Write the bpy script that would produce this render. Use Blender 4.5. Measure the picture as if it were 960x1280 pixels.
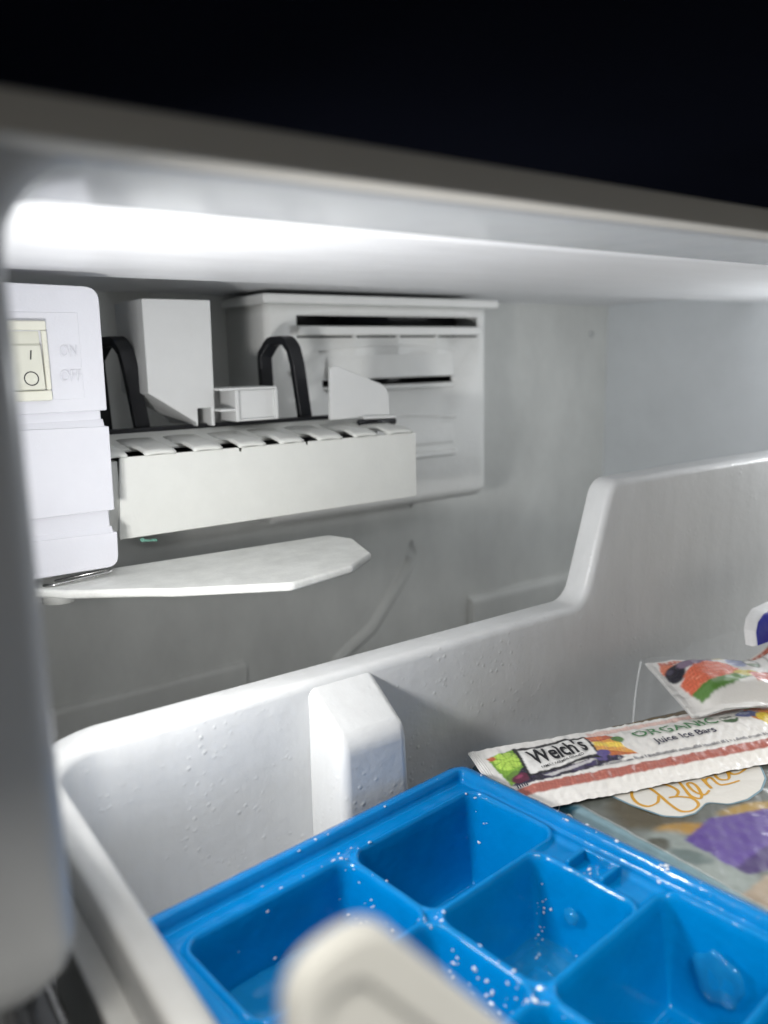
import bpy, bmesh, math, random
import numpy as np
from mathutils import Vector, Matrix
R = math.radians
random.seed(4)
S = bpy.context.scene
C = S.collection
for o in list(bpy.data.objects):
    bpy.data.objects.remove(o)

# ---------------------------------------------------------------- camera, world, lamps, exposure
# metres; the phone's lens is the origin, +X to the right side of the freezer, +Y into it, +Z up
yaw, pitch, roll = R(35.47), R(10.79), R(-1.165)
fw = Vector((math.sin(yaw)*math.cos(pitch), math.cos(yaw)*math.cos(pitch), -math.sin(pitch)))
r0 = Vector((math.cos(yaw), -math.sin(yaw), 0)); u0 = r0.cross(fw)
rt = math.cos(roll)*r0 + math.sin(roll)*u0
up = -math.sin(roll)*r0 + math.cos(roll)*u0
cd = bpy.data.cameras.new("camera"); cam = bpy.data.objects.new("camera", cd); C.objects.link(cam)
cam.matrix_world = Matrix(((rt.x, up.x, -fw.x, 0), (rt.y, up.y, -fw.y, 0), (rt.z, up.z, -fw.z, 0), (0, 0, 0, 1)))
cd.sensor_fit = 'HORIZONTAL'; cd.sensor_width = 36; cd.lens = 36*1018/960
cd.clip_start = 0.005; cd.clip_end = 50
cd.dof.use_dof = True; cd.dof.focus_distance = 0.375; cd.dof.aperture_fstop = 9.0
S.camera = cam

w = bpy.data.worlds.new("World"); S.world = w; w.use_nodes = True
bg = w.node_tree.nodes["Background"]
bg.inputs[0].default_value = (1.0, 0.98, 0.95, 1); bg.inputs[1].default_value = 0.20

def area(name, loc, target, sx, sy, energy, col):
    l = bpy.data.lights.new(name, 'AREA'); l.shape = 'RECTANGLE'; l.size = sx; l.size_y = sy
    l.energy = energy; l.color = col
    o = bpy.data.objects.new(name, l); C.objects.link(o); o.location = loc
    o.rotation_euler = (Vector(target)-Vector(loc)).to_track_quat('-Z', 'Z').to_euler()
    return o
# the freezer's own light on the left liner wall, just behind the front frame
LAMP = (0.0375, 0.228, -0.068)
area("freezer_light", LAMP, (0.40, 0.246, -0.010), 0.014, 0.040, 0.64, (1.0, 0.985, 0.97))
area("added_fill_right", (0.679, 0.230, -0.030), (0.35, 0.32, 0.06), 0.014, 0.040, 0.54, (0.96, 0.98, 1.0))  # added fill lamp on the right, evens out the rear and right side
# the kitchen's ceiling light, behind and above the phone
area("kitchen_light", (-0.45, -0.72, 1.35), (0.06, 0.08, -0.1), 0.5, 0.5, 44.0, (1.0, 0.95, 0.86))

S.view_settings.view_transform = 'Standard'; S.view_settings.look = 'None'
S.view_settings.exposure = 0.0; S.view_settings.gamma = 1.0
S.view_settings.use_curve_mapping = False

# ---------------------------------------------------------------- materials
def mat(name, col, rough=0.4, bump=0.0, bscale=300.0, var=0.0, vscale=25.0, stretch=None, metal=0.0, spec=0.5, sss=0.0,
        trans=0.0, alpha=1.0, coat=0.0, attr=None, spots=0.0, ior=1.45, col2=None):
    m = bpy.data.materials.new(name); m.use_nodes = True
    nt = m.node_tree; N = nt.nodes; L = nt.links
    b = N["Principled BSDF"]
    b.inputs["Roughness"].default_value = rough; b.inputs["Metallic"].default_value = metal
    b.inputs["Specular IOR Level"].default_value = spec; b.inputs["IOR"].default_value = ior
    b.inputs["Subsurface Weight"].default_value = sss
    b.inputs["Subsurface Radius"].default_value = (0.004, 0.004, 0.004)
    b.inputs["Transmission Weight"].default_value = trans; b.inputs["Alpha"].default_value = alpha
    b.inputs["Coat Weight"].default_value = coat
    c4 = (*col, 1); b.inputs["Base Color"].default_value = c4
    tc = N.new("ShaderNodeTexCoord")
    geo = N.new("ShaderNodeNewGeometry")
    if attr:
        a = N.new("ShaderNodeAttribute"); a.attribute_name = attr
        L.new(a.outputs["Color"], b.inputs["Base Color"])
    elif var > 0:
        n = N.new("ShaderNodeTexNoise"); n.inputs["Scale"].default_value = vscale
        n.inputs["Detail"].default_value = 6; n.inputs["Roughness"].default_value = 0.65
        src = geo.outputs["Position"]
        if stretch:
            mp = N.new("ShaderNodeVectorMath"); mp.operation = 'MULTIPLY'; mp.inputs[1].default_value = stretch
            L.new(src, mp.inputs[0]); src = mp.outputs[0]
        L.new(src, n.inputs["Vector"])
        rp = N.new("ShaderNodeValToRGB")
        rp.color_ramp.elements[0].position = 0.32; rp.color_ramp.elements[1].position = 0.70
        c2 = col2 or tuple(c*(1-var) for c in col)
        rp.color_ramp.elements[0].color = (*c2, 1); rp.color_ramp.elements[1].color = c4
        L.new(n.outputs["Fac"], rp.inputs["Fac"])
        L.new(rp.outputs["Color"], b.inputs["Base Color"])
        mr = N.new("ShaderNodeMapRange"); mr.inputs["To Min"].default_value = max(0.03, rough-0.12)
        mr.inputs["To Max"].default_value = min(1, rough+0.12)
        L.new(n.outputs["Fac"], mr.inputs["Value"]); L.new(mr.outputs[0], b.inputs["Roughness"])
    if bump > 0:
        n2 = N.new("ShaderNodeTexNoise"); n2.inputs["Scale"].default_value = bscale
        n2.inputs["Detail"].default_value = 4
        L.new(geo.outputs["Position"], n2.inputs["Vector"])
        h = n2.outputs["Fac"]
        if spots > 0:      # frozen droplets: scattered round bumps in patches
            v = N.new("ShaderNodeTexVoronoi"); v.inputs["Scale"].default_value = 260
            v.inputs["Randomness"].default_value = 1.0
            L.new(geo.outputs["Position"], v.inputs["Vector"])
            m1 = N.new("ShaderNodeMapRange"); m1.inputs["From Min"].default_value = 0.0
            m1.inputs["From Max"].default_value = 0.30; m1.inputs["To Min"].default_value = 1; m1.inputs["To Max"].default_value = 0
            L.new(v.outputs["Distance"], m1.inputs["Value"])
            n3 = N.new("ShaderNodeTexNoise"); n3.inputs["Scale"].default_value = 45
            L.new(geo.outputs["Position"], n3.inputs["Vector"])
            m2 = N.new("ShaderNodeMapRange"); m2.inputs["From Min"].default_value = 0.47; m2.inputs["From Max"].default_value = 0.66
            L.new(n3.outputs["Fac"], m2.inputs["Value"])
            mu = N.new("ShaderNodeMath"); mu.operation = 'MULTIPLY'
            L.new(m1.outputs[0], mu.inputs[0]); L.new(m2.outputs[0], mu.inputs[1])
            mx = N.new("ShaderNodeMath"); mx.operation = 'MULTIPLY_ADD'; mx.inputs[1].default_value = spots
            L.new(mu.outputs[0], mx.inputs[0]); L.new(h, mx.inputs[2]); h = mx.outputs[0]
        bp = N.new("ShaderNodeBump"); bp.inputs["Strength"].default_value = 1.0; bp.inputs["Distance"].default_value = bump
        L.new(h, bp.inputs["Height"]); L.new(bp.outputs[0], b.inputs["Normal"])
    return m

M = dict(
    liner=mat("liner_plastic", (0.62, 0.64, 0.64), 0.30, 0.0004, 120, 0.10, 22),
    wall=mat("frosted_wall", (0.79, 0.805, 0.78), 0.32, 0.00016, 90, 0.25, 8, stretch=(1, 1, 0.6), spots=0.9),
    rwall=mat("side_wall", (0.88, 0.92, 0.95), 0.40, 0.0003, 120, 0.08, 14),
    ceil=mat("ceiling_plastic", (0.91, 0.92, 0.94), 0.45, 0.0004, 50, 0.06, 30, stretch=(0.5, 2, 1)),
    gasket=mat("door_gasket_rubber", (0.48, 0.46, 0.415), 0.65, 0.0001, 200, 0.05, 30),
    frame=mat("frame_plastic", (0.46, 0.475, 0.49), 0.20, 0.0001, 60, 0.04, 20),
    black=mat("black_door", (0.003, 0.0035, 0.006), 0.6, var=0.3, vscale=8, spec=0.0),
    box=mat("white_housing", (0.61, 0.615, 0.655), 0.38, 0.00008, 900, 0.03, 40, sss=0.0),
    warm=mat("warm_white_plastic", (0.72, 0.73, 0.695), 0.42, 0.0001, 600, 0.05, 60),
    arm=mat("scuffed_white_plastic", (0.76, 0.77, 0.74), 0.45, 0.00015, 500, 0.22, 75),
    cream=mat("cream_switch", (0.66, 0.655, 0.57), 0.30, 0.00003, 600, 0.03, 60),
    rocker=mat("rocker_plastic", (0.60, 0.60, 0.52), 0.25, 0.00003, 600, 0.03, 60),
    ink=mat("black_ink", (0.012, 0.012, 0.016), 0.5),
    dark=mat("black_plastic", (0.012, 0.013, 0.016), 0.38, 0.0001, 500, 0.2, 60),
    mold=mat("dark_mould", (0.035, 0.036, 0.038), 0.5, var=0.2),
    cover=mat("cover_plastic", (0.88, 0.89, 0.87), 0.48, 0.00018, 220, 0.06, 30, spots=1.2),
    tube=mat("fill_cup_plastic", (0.69, 0.70, 0.695), 0.42, 0.0001, 500, 0.04, 40),
    basket=mat("basket_plastic", (0.63, 0.64, 0.64), 0.33, 0.00022, 200, 0.10, 60, stretch=(1, 1, 0.3), spots=1.0),
    tab=mat("tab_plastic", (0.64, 0.645, 0.62), 0.45, 0.0001, 300, 0.04, 30),
    steel=mat("steel", (0.55, 0.55, 0.54), 0.28, 0.0001, 400, 0.15, 80, metal=1.0),
    rail=mat("rail_metal", (0.16, 0.165, 0.17), 0.42, 0.0002, 300, 0.3, 60, metal=0.6),
    blue=mat("blue_tray_plastic", (0.000, 0.165, 0.45), 0.15, 0.0006, 95, 0.14, 45, sss=0.0, spec=0.35),
    ice=mat("clear_ice", (0.01, 0.22, 0.50), 0.04, 0.0010, 150, alpha=0.35, ior=1.45, coat=0.6),
    frost=mat("frost", (0.90, 0.95, 1.0), 0.25, 0.0004, 1500, trans=0.45, ior=1.31),
    print_=mat("printed_film", (1, 1, 1), 0.24, 0.0004, 140, attr="print", coat=0.4),
    film=mat("clear_film", (0.92, 0.94, 0.95), 0.15, 0.0008, 180, trans=0.0, alpha=0.10),
    seam=mat("film_seam", (0.92, 0.94, 0.95), 0.2, 0.0004, 400, alpha=0.45),
    green=mat("green_ink", (0.06, 0.20, 0.08), 0.45),
    greenbit=mat("green_plastic_bit", (0.12, 0.28, 0.22), 0.4),
    gold=mat("gold_ink", (0.55, 0.29, 0.03), 0.38),
    whiteink=mat("white_ink", (0.62, 0.61, 0.58), 0.42, 0.0003, 300),
    navyink=mat("navy_ink", (0.02, 0.02, 0.05), 0.5),
    blueink=mat("royal_blue_film", (0.008, 0.012, 0.33), 0.3, 0.0004, 200),
    paper=mat("white_film", (0.80, 0.80, 0.80), 0.32, 0.0006, 240),
)
lens = bpy.data.materials.new("lamp_lens"); lens.use_nodes = True
lb = lens.node_tree.nodes["Principled BSDF"]
lb.inputs["Base Color"].default_value = (0.9, 0.9, 0.9, 1)
lb.inputs["Emission Color"].default_value = (1, 0.99, 0.97, 1); lb.inputs["Emission Strength"].default_value = 6

# ---------------------------------------------------------------- mesh helpers
WLOC = {}
def tag(o, label=None, cat=None, group=None, kind=None):
    if label: o["label"] = label
    if cat: o["category"] = cat
    if group: o["group"] = group
    if kind: o["kind"] = kind
    return o
def thing(name, loc, label, cat, group=None):
    o = bpy.data.objects.new(name, None); C.objects.link(o); o.location = loc
    o.empty_display_size = 0.01; WLOC[o.name] = Vector(loc)
    return tag(o, label, cat, group)
def mk(name, verts, faces, m, parent=None, smooth=False, bevel=0.0, seg=3, sharp=None, solid=0.0):
    v = np.asarray(verts, float); lo, hi = v.min(0), v.max(0)
    c = Vector(((lo[0]+hi[0])/2, (lo[1]+hi[1])/2, lo[2]))
    me = bpy.data.meshes.new(name)
    me.from_pydata((v-np.array(c)).tolist(), [], faces); me.update()
    bm = bmesh.new(); bm.from_mesh(me); bmesh.ops.recalc_face_normals(bm, faces=bm.faces); bm.to_mesh(me); bm.free()
    o = bpy.data.objects.new(name, me); C.objects.link(o)
    me.materials.append(M[m] if isinstance(m, str) else m)
    WLOC[o.name] = c
    if parent: o.parent = parent; o.location = c - WLOC[parent.name]
    else: o.location = c
    if smooth or bevel: me.shade_smooth()
    if sharp: me.set_sharp_from_angle(angle=R(sharp))
    if solid:
        s = o.modifiers.new("solid", 'SOLIDIFY'); s.thickness = solid; s.offset = 0
    if bevel:
        b = o.modifiers.new("bevel", 'BEVEL'); b.width = bevel; b.segments = seg; b.limit_method = 'ANGLE'; b.angle_limit = R(28)
        n = o.modifiers.new("wn", 'WEIGHTED_NORMAL'); n.keep_sharp = True
    return o
def boxvf(x0, x1, y0, y1, z0, z1):
    v = [(x, y, z) for z in (z0, z1) for x, y in ((x0, y0), (x1, y0), (x1, y1), (x0, y1))]
    return v, [(3, 2, 1, 0), (4, 5, 6, 7), (0, 1, 5, 4), (1, 2, 6, 5), (2, 3, 7, 6), (3, 0, 4, 7)]
def box(name, x0, x1, y0, y1, z0, z1, m, parent=None, bevel=0.001, seg=3):
    v, f = boxvf(x0, x1, y0, y1, z0, z1)
    return mk(name, v, f, m, parent, bevel=bevel, seg=seg)
def prism(name, pts, plane, a0, a1, m, parent=None, bevel=0.0, seg=3, smooth=False):
    n = len(pts)
    def P(p, a): return {'XZ': (p[0], a, p[1]), 'XY': (p[0], p[1], a), 'YZ': (a, p[0], p[1])}[plane]
    v = [P(p, a0) for p in pts] + [P(p, a1) for p in pts]
    f = [tuple(range(n)), tuple(range(2*n-1, n-1, -1))] + [(i, i+n, (i+1) % n+n, (i+1) % n) for i in range(n)]
    return mk(name, v, f, m, parent, bevel=bevel, seg=seg, smooth=smooth)
def merge(parts):
    V, F = [], []
    for v, f in parts:
        k = len(V); V += list(v); F += [tuple(i+k for i in q) for q in f]
    return V, F
def fillet(pts, rad, n=6, closed=False):
    out = []; m = len(pts)
    for i, p in enumerate(pts):
        r_ = rad[i] if isinstance(rad, (list, tuple)) else rad
        if (not closed and i in (0, m-1)) or r_ <= 0: out.append(Vector(p)); continue
        p = Vector(p); a = (Vector(pts[i-1])-p); b = (Vector(pts[(i+1) % m])-p)
        la, lb_ = a.length, b.length; a.normalize(); b.normalize()
        th = a.angle(b); d = min(r_/math.tan(th/2), la*0.49, lb_*0.49)
        for k in range(n+1):
            t = k/n; A = p+a*d; B = p+b*d
            out.append((1-t)**2*A + 2*t*(1-t)*p + t*t*B)
    return out
def tube(name, pts, rad, m, parent=None, n=8, closed=False, flat=None, upv=(0, 0, 1)):
    """round tube, or with flat=(w,h) a rectangular strip, swept along 3-D points"""
    P = [Vector(p) for p in pts]; V, F = [], []
    K = len(P)
    for i, p in enumerate(P):
        a = P[i-1] if (i or closed) else P[i]; b = P[(i+1) % K] if (i < K-1 or closed) else P[i]
        t = (b-a).normalized(); s = t.cross(Vector(upv))
        if s.length < 1e-4: s = t.cross(Vector((1, 0, 0)))
        s.normalize(); q = s.cross(t)
        if flat: ring = [(-flat[0]/2, -flat[1]/2), (flat[0]/2, -flat[1]/2), (flat[0]/2, flat[1]/2), (-flat[0]/2, flat[1]/2)]
        else:
            rr = rad[i] if isinstance(rad, (list, tuple)) else rad
            ring = [(rr*math.cos(2*math.pi*k/n), rr*math.sin(2*math.pi*k/n)) for k in range(n)]
        V += [p+s*x+q*y for x, y in ring]
    n = 4 if flat else n
    for i in range(K if closed else K-1):
        j = (i+1) % K
        F += [(i*n+k, i*n+(k+1) % n, j*n+(k+1) % n, j*n+k) for k in range(n)]
    if not closed: F += [tuple(range(n-1, -1, -1)), tuple(range((K-1)*n, K*n))]
    return mk(name, V, F, m, parent, smooth=not flat, bevel=0.0007 if flat else 0, seg=2)
def gridmesh(X, Y, Z):
    ny, nx = X.shape
    V = np.stack([X, Y, Z], -1).reshape(-1, 3)
    F = [(j*nx+i, j*nx+i+1, (j+1)*nx+i+1, (j+1)*nx+i) for j in range(ny-1) for i in range(nx-1)]
    return V, F
def sst(a, b, x):
    t = np.clip((x-a)/(b-a), 0, 1); return t*t*(3-2*t)
def wob(x, y, s, k=0):
    """smooth wobble noise from sines, about -1..1"""
    rs = np.random.RandomState(17+k); o = 0
    for i in range(7):
        a = rs.uniform(0, 6.28); f = s*rs.uniform(0.5, 2.2); o = o + np.sin((x*np.cos(a)+y*np.sin(a))*f*6.28+rs.uniform(0, 6.28))*rs.uniform(.5, 1)
    return o/4.0
def srgb(r, g, b):
    return tuple(((c/255)/12.92 if c/255 <= 0.04045 else ((c/255+0.055)/1.055)**2.4) for c in (r, g, b))
def soften(c, n=1):
    for _ in range(n):
        p = np.pad(c, ((1, 1), (1, 1), (0, 0)), 'edge')
        c = (p[1:-1, 1:-1]*2+p[:-2, 1:-1]+p[2:, 1:-1]+p[1:-1, :-2]+p[1:-1, 2:])/6
    return c
def setprint(o, col):
    me = o.data; a = me.color_attributes.new("print", 'FLOAT_COLOR', 'POINT')
    rgba = np.concatenate([col.reshape(-1, 3), np.ones((col.size//3, 1))], 1).astype(np.float32)
    a.data.foreach_set("color", rgba.ravel())
def textvf(body, offset=0.0, shear=0.0, space=1.0):
    cu = bpy.data.curves.new("t", 'FONT'); cu.body = body; cu.size = 1; cu.offset = offset; cu.shear = shear
    cu.space_character = space; cu.resolution_u = 3
    o = bpy.data.objects.new("t", cu); C.objects.link(o)
    dg = bpy.context.evaluated_depsgraph_get(); me = bpy.data.meshes.new_from_object(o.evaluated_get(dg))
    bm = bmesh.new(); bm.from_mesh(me); bmesh.ops.triangulate(bm, faces=bm.faces)
    for _ in range(6):
        le = [e for e in bm.edges if e.calc_length() > 0.07]
        if not le: break
        bmesh.ops.subdivide_edges(bm, edges=le, cuts=1); bmesh.ops.triangulate(bm, faces=bm.faces)
    bm.to_mesh(me); bm.free()
    v = np.array([q.co[:2] for q in me.vertices]); f = [tuple(p.vertices) for p in me.polygons]
    bpy.data.objects.remove(o); bpy.data.curves.remove(cu); bpy.data.meshes.remove(me)
    lo, hi = v.min(0), v.max(0); v = (v-lo)/(hi-lo)
    return v, f
def flat_text(name, body, place, m, parent, thick=0.0, **k):
    """text normalised to 0..1 in both directions, laid on a surface by place(s, t) -> point"""
    v, f = textvf(body, **k)
    V = [place(s, t) for s, t in v]
    me_ = mk(name, V, f, m, parent)
    if thick:
        s = me_.modifiers.new("solid", 'SOLIDIFY'); s.thickness = thick; s.offset = 1
    return me_

# ---------------------------------------------------------------- the freezer itself
XL, XR, YB = 0.0335, 0.6846, 0.56
st = lambda o: tag(o, kind="structure")
# front frame: one moulded section swept up the left side, round the corner and along the top
prof = [(0.10, 0.1545)] + [(0.0055-0.0055*math.sin(R(a)), 0.1600-0.0055*math.cos(R(a))) for a in range(0, 91, 10)] \
     + [(0.0, 0.175), (0.0, 0.196)] + [(0.004-0.004*math.cos(R(a)), 0.196+0.006*math.sin(R(a))) for a in range(15, 91, 15)] + [(0.02, 0.203)]
XF, ZF, RC = 0.0330, 0.0350, 0.017
path = []       # (point x,z ; outward normal x,z ; scale of the section)
path.append((XF, -0.114, -1, 0))
path.append((XF, ZF-RC, -1, 0))
for a in range(8, 90, 8):
    path.append((XF+RC-RC*math.cos(R(a)), ZF-RC+RC*math.sin(R(a)), -math.cos(R(a)), math.sin(R(a))))
path += [(XF+RC, ZF, 0, 1), (0.70, ZF, 0, 1)]
V, F = [], []
n = len(prof)
for (x, z, nx, nz) in path:
    V += [(x+d*nx, y, z+d*nz) for d, y in prof]
for i in range(len(path)-1):
    F += [(i*n+k, i*n+k+1, (i+1)*n+k+1, (i+1)*n+k) for k in range(n-1)]
# rounded lower end of the left upright
k0 = len(V); rows = []
for a in range(0, 91, 15):
    s_, c_ = math.sin(R(a)), math.cos(R(a))
    rows.append([(XF-d-0.012*(1-c_), y+(0.175-y)*0.25*(1-c_), -0.114-0.012*s_) for d, y in prof])
for r_ in rows: V += r_
for i in range(len(rows)-1):
    F += [(k0+i*n+k, k0+(i+1)*n+k, k0+(i+1)*n+k+1, k0+i*n+k+1) for k in range(n-1)]
last = k0+(len(rows)-1)*n
F.append(tuple(range(last, last+n)))
st(mk("front_frame", V, F, "frame", smooth=True, sharp=50))
# ceiling: front panel with a rear edge, then the raised rear part
cy_ = np.linspace(0.1952, 0.4030, 60)
cz_ = 0.03515+0.0072*sst(0.190, 0.262, cy_)-0.0024*sst(0.27, 0.40, cy_)
cp = [(float(a), float(b)) for a, b in zip(cy_, cz_)] + [(0.4048, 0.0402), (0.4058, 0.0410), (0.4062, 0.0475), (0.47, 0.0470), (0.5605, 0.0462), (0.5605, 0.06), (0.1952, 0.06)]
co_ = st(prism("ceiling", cp, 'YZ', -0.02, 0.70, "ceil", smooth=True)); co_.data.set_sharp_from_angle(angle=R(35))
st(box("back_wall", 0.0, 0.70, YB, YB+0.012, -0.36, 0.07, "wall", bevel=0))
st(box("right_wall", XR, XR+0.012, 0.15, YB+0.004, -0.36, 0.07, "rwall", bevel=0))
st(box("left_wall", XL-0.012, XL-0.002, 0.203, YB+0.004, -0.36, 0.07, "liner", bevel=0))
st(box("floor", -0.05, 0.75, -0.1, YB+0.01, -0.37, -0.355, "rail", bevel=0))
bw = bpy.data.objects["back_wall"]
# pressed ridge and shelf mouldings on the back wall
rp_ = fillet([(0.428, 0.560, -0.118), (0.428, 0.560, -0.180), (0.384, 0.560, -0.232), (0.352, 0.560, -0.250), (0.300, 0.560, -0.300)], 0.018)
tube("ridge", [p+Vector((0, 0.004, 0)) for p in rp_], 0.0075, "wall", bw, n=14)
prism("shelf_moulding", [(0.5605, -0.2235), (0.553, -0.2265), (0.551, -0.232), (0.551, -0.355), (0.5605, -0.355)], 'YZ', 0.494, 0.655, "wall", bw, bevel=0.002)
prism("shelf_moulding", [(0.5605, -0.2315), (0.556, -0.2335), (0.555, -0.237), (0.555, -0.355), (0.5605, -0.355)], 'YZ', 0.05, 0.262, "wall", bw, bevel=0.002)
# round plug high in the corner
tube("plug", [(0.660, 0.5605, 0.018), (0.660, 0.5592, 0.018)], 0.0032, "liner", bw, n=16, upv=(1, 0, 0))

dr = thing("upper_door", (0.25, 0.1, 0.0412), "black door overhanging the freezer opening along the top", "door")
box("door_panel", -0.35, 0.95, 0.055, 0.1445, 0.0412, 0.50, "black", dr, bevel=0.004, seg=4)
box("door_gasket", -0.35, 0.95, 0.1447, 0.1540, 0.0353, 0.062, "gasket", dr, bevel=0.0008, seg=3)

lm = thing("light_fixture", (0.0325, 0.228, -0.095), "small white light fixture on the left liner wall", "light")
box("lamp_housing", 0.0305, 0.0335, 0.215, 0.241, -0.095, -0.041, "liner", lm, bevel=0.001)
box("lamp_lens", 0.0330, 0.0352, 0.219, 0.237, -0.091, -0.045, lens, lm, bevel=0.0006)
box("added_lamp_shade", 0.0325, 0.0422, 0.2130, 0.2148, -0.098, -0.036, "liner", lm, bevel=0.0005)  # unseen ridge, added to keep the lamp off the front frame's inner side
lm = thing("light_fixture", (0.684, 0.230, -0.057), "small white fixture added on the right liner wall for fill light", "light")  # body for the added fill lamp, out of view
box("lamp_housing", 0.6820, 0.6843, 0.217, 0.243, -0.057, -0.003, "liner", lm, bevel=0.001)
box("lamp_lens", 0.6800, 0.6822, 0.221, 0.239, -0.053, -0.007, lens, lm, bevel=0.0006)

sl = thing("drawer_slide", (0.02, 0.2, -0.20), "dark metal slide rail beside the basket at lower left", "slide rail")
box("outer_rail", 0.0235, 0.0265, -0.05, 0.52, -0.205, -0.150, "rail", sl, bevel=0.0006)
box("inner_rail", 0.0268, 0.0345, -0.08, 0.45, -0.192, -0.160, "rail", sl, bevel=0.0015)
box("rail_lip", 0.0346, 0.0385, -0.08, 0.45, -0.176, -0.170, "steel", sl, bevel=0.001)
for y in (0.06, 0.14, 0.24):
    tube("rivet", [(0.0345, y, -0.184), (0.0358, y, -0.184)], 0.0025, "steel", sl, n=12)

# ---------------------------------------------------------------- air duct cover on the back wall
ac = thing("air_duct_cover", (0.362, 0.53, -0.12), "frosty grey duct cover with slots on the freezer back wall", "duct cover")
x0, x1, yc, rr = 0.2617, 0.4622, 0.500, 0.005
xs = [x0, None]
plan = [(x0, 0.5605), (x0, yc+rr)] + [(x0+rr-rr*math.cos(R(a)), yc+rr-rr*math.sin(R(a))) for a in (22, 45, 68)]
fx = [x0+rr, 0.2857, 0.305, 0.3325, 0.335, 0.372, 0.3745, 0.409, 0.4115, 0.4255, 0.4522, x1-rr]
plan += [(x, yc) for x in fx] + [(x1-rr+rr*math.sin(R(a)), yc+rr-rr*math.cos(R(a))) for a in (22, 45, 68)] + [(x1, yc+rr), (x1, 0.5605)]
zs = [-0.1075, -0.0735, -0.0685, -0.0205, -0.0158, 0.0140, 0.0153, 0.0222, 0.0292, 0.0362]
def hole(xm, zm):
    if 0.0222 < zm < 0.0292 and 0.2857 < xm < 0.4522: return True
    if 0.0140 < zm < 0.0153 and 0.2857 < xm < 0.4522: return not any(a < xm < b for a, b in ((0.3325, 0.335), (0.372, 0.3745), (0.409, 0.4115)))
    if -0.0205 < zm < -0.0158 and 0.305 < xm < 0.4255: return True
    return False
V, F = [], []
# lower edge rolls back towards the wall
low = [(-0.1175, 0.016), (-0.1155, 0.008), (-0.1115, 0.0025)]
zrow = [(z, d) for z, d in low] + [(z, 0.0) for z in zs]
npl = len(plan)
for z, d in zrow:
    for (x, y) in plan: V.append((min(max(x, x0+d*0.3), x1-d*0.3), min(y+d, 0.5605), z))
for j in range(len(zrow)-1):
    for i in range(npl-1):
        xm = (plan[i][0]+plan[i+1][0])/2; zm = (zrow[j][0]+zrow[j+1][0])/2
        front = abs(plan[i][1]-yc) < 1e-6 and abs(plan[i+1][1]-yc) < 1e-6
        if front and hole(xm, zm): continue
        F.append((j*npl+i, j*npl+i+1, (j+1)*npl+i+1, (j+1)*npl+i))
body = mk("cover_body", V, F, "cover", ac, smooth=True, sharp=40)
sm = body.modifiers.new("solid", 'SOLIDIFY'); sm.thickness = 0.0025; sm.offset = -1
prism("bottom_plate", [(0.514, -0.1172), (0.5605, -0.121), (0.5605, -0.118), (0.514, -0.1150)], 'YZ', x0+0.004, x1-0.004, "cover", ac, bevel=0.0006)
box("cover_lid", 0.2580, 0.4695, 0.4935, 0.5605, 0.0363, 0.0428, "cover", ac, bevel=0.0016)
prism("louver", [(0.4985, 0.0220), (0.4958, 0.0214), (0.4958, 0.0160), (0.4985, 0.0154)], 'YZ', 0.2857, 0.4522, "cover", ac, bevel=0.0006)
for za, zb, xa, q in ((0.0035, -0.0157, 0.309, 0.0026), (-0.0500, -0.0684, 0.309, 0.0018)):
    prism("vent_hood", [(0.5008, za), (0.5-q*0.55, za-0.006), (0.5-q, zb+0.004), (0.5-q*0.95, zb), (0.5008, zb)], 'YZ', xa, 0.4255, "cover", ac, bevel=0.0012)
for zc in (0.0052, -0.0478):
    pts = [(0.303+0.126*t, 0.4999, zc-0.0008+0.0042*math.sin(math.pi*t)) for t in np.linspace(0, 1, 15)]
    tube("arched_rib", pts, 0.0009, "cover", ac, n=8)
prism("sill", [(0.4998, -0.0735), (0.4965, -0.0745), (0.4960, -0.0775), (0.4998, -0.0790)], 'YZ', 0.308, 0.427, "cover", ac, bevel=0.0008)
prism("sill", [(0.4998, -0.0208), (0.4975, -0.0215), (0.4975, -0.0235), (0.4998, -0.0245)], 'YZ', 0.308, 0.4262, "cover", ac, bevel=0.0006)
box("duct_interior", 0.268, 0.456, 0.532, 0.536, -0.10, 0.034, "mold", ac, bevel=0)
tube("fan", [(0.355, 0.5315, 0.006), (0.355, 0.515, 0.006)], 0.030, "dark", ac, n=28, upv=(1, 0, 0))
tube("screw", [(0.2815, 0.5003, -0.010), (0.2815, 0.4985, -0.010)], 0.0022, "steel", ac, n=12, upv=(1, 0, 0))

# ---------------------------------------------------------------- ice maker
im = thing("ice_maker", (0.19, 0.42, -0.095), "white ice maker with rocker switch housing on the left", "ice maker")
parts = []
YF = 0.375
hs = thing("control_housing", (0.078, 0.40, -0.095), None, None); hs.parent = im; hs.location = Vector((0.078, 0.40, -0.095))-WLOC[im.name]
def hblock(name, z0, z1, xr, rtop, rbot, yf):
    pts = fillet([(0.034, z0), (xr, z0), (xr+0.0006, z1), (0.034, z1+0.001)], [0, rbot, rtop, 0], n=6)
    return prism(name, [(p.x, p.y) for p in [Vector((*q, 0)) if len(q) == 2 else q for q in pts]], 'XZ', yf, 0.432, "box", hs, bevel=0.0014, seg=4)
def fil2(pts, rad, n=6):
    return [(p.x, p.y) for p in fillet([(a, b, 0) for a, b in pts], rad, n)]
def hblock(name, z0, z1, xr, rtop, rbot, yf, m="box"):
    pts = fil2([(0.034, z0), (xr, z0), (xr+0.0006, z1), (0.034, z1+0.0015)], [0, rbot, rtop, 0])
    return prism(name, pts, 'XZ', yf, 0.432, m, hs, bevel=0.0013, seg=4)
hblock("upper_shell", -0.0213, 0.0328, 0.1143, 0.0065, 0.0008, YF)
hblock("middle_shell", -0.0672, -0.0285, 0.1140, 0.0008, 0.0008, YF)
hblock("lower_shell", -0.0940, -0.0776, 0.1138, 0.0008, 0.0055, YF)
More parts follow.
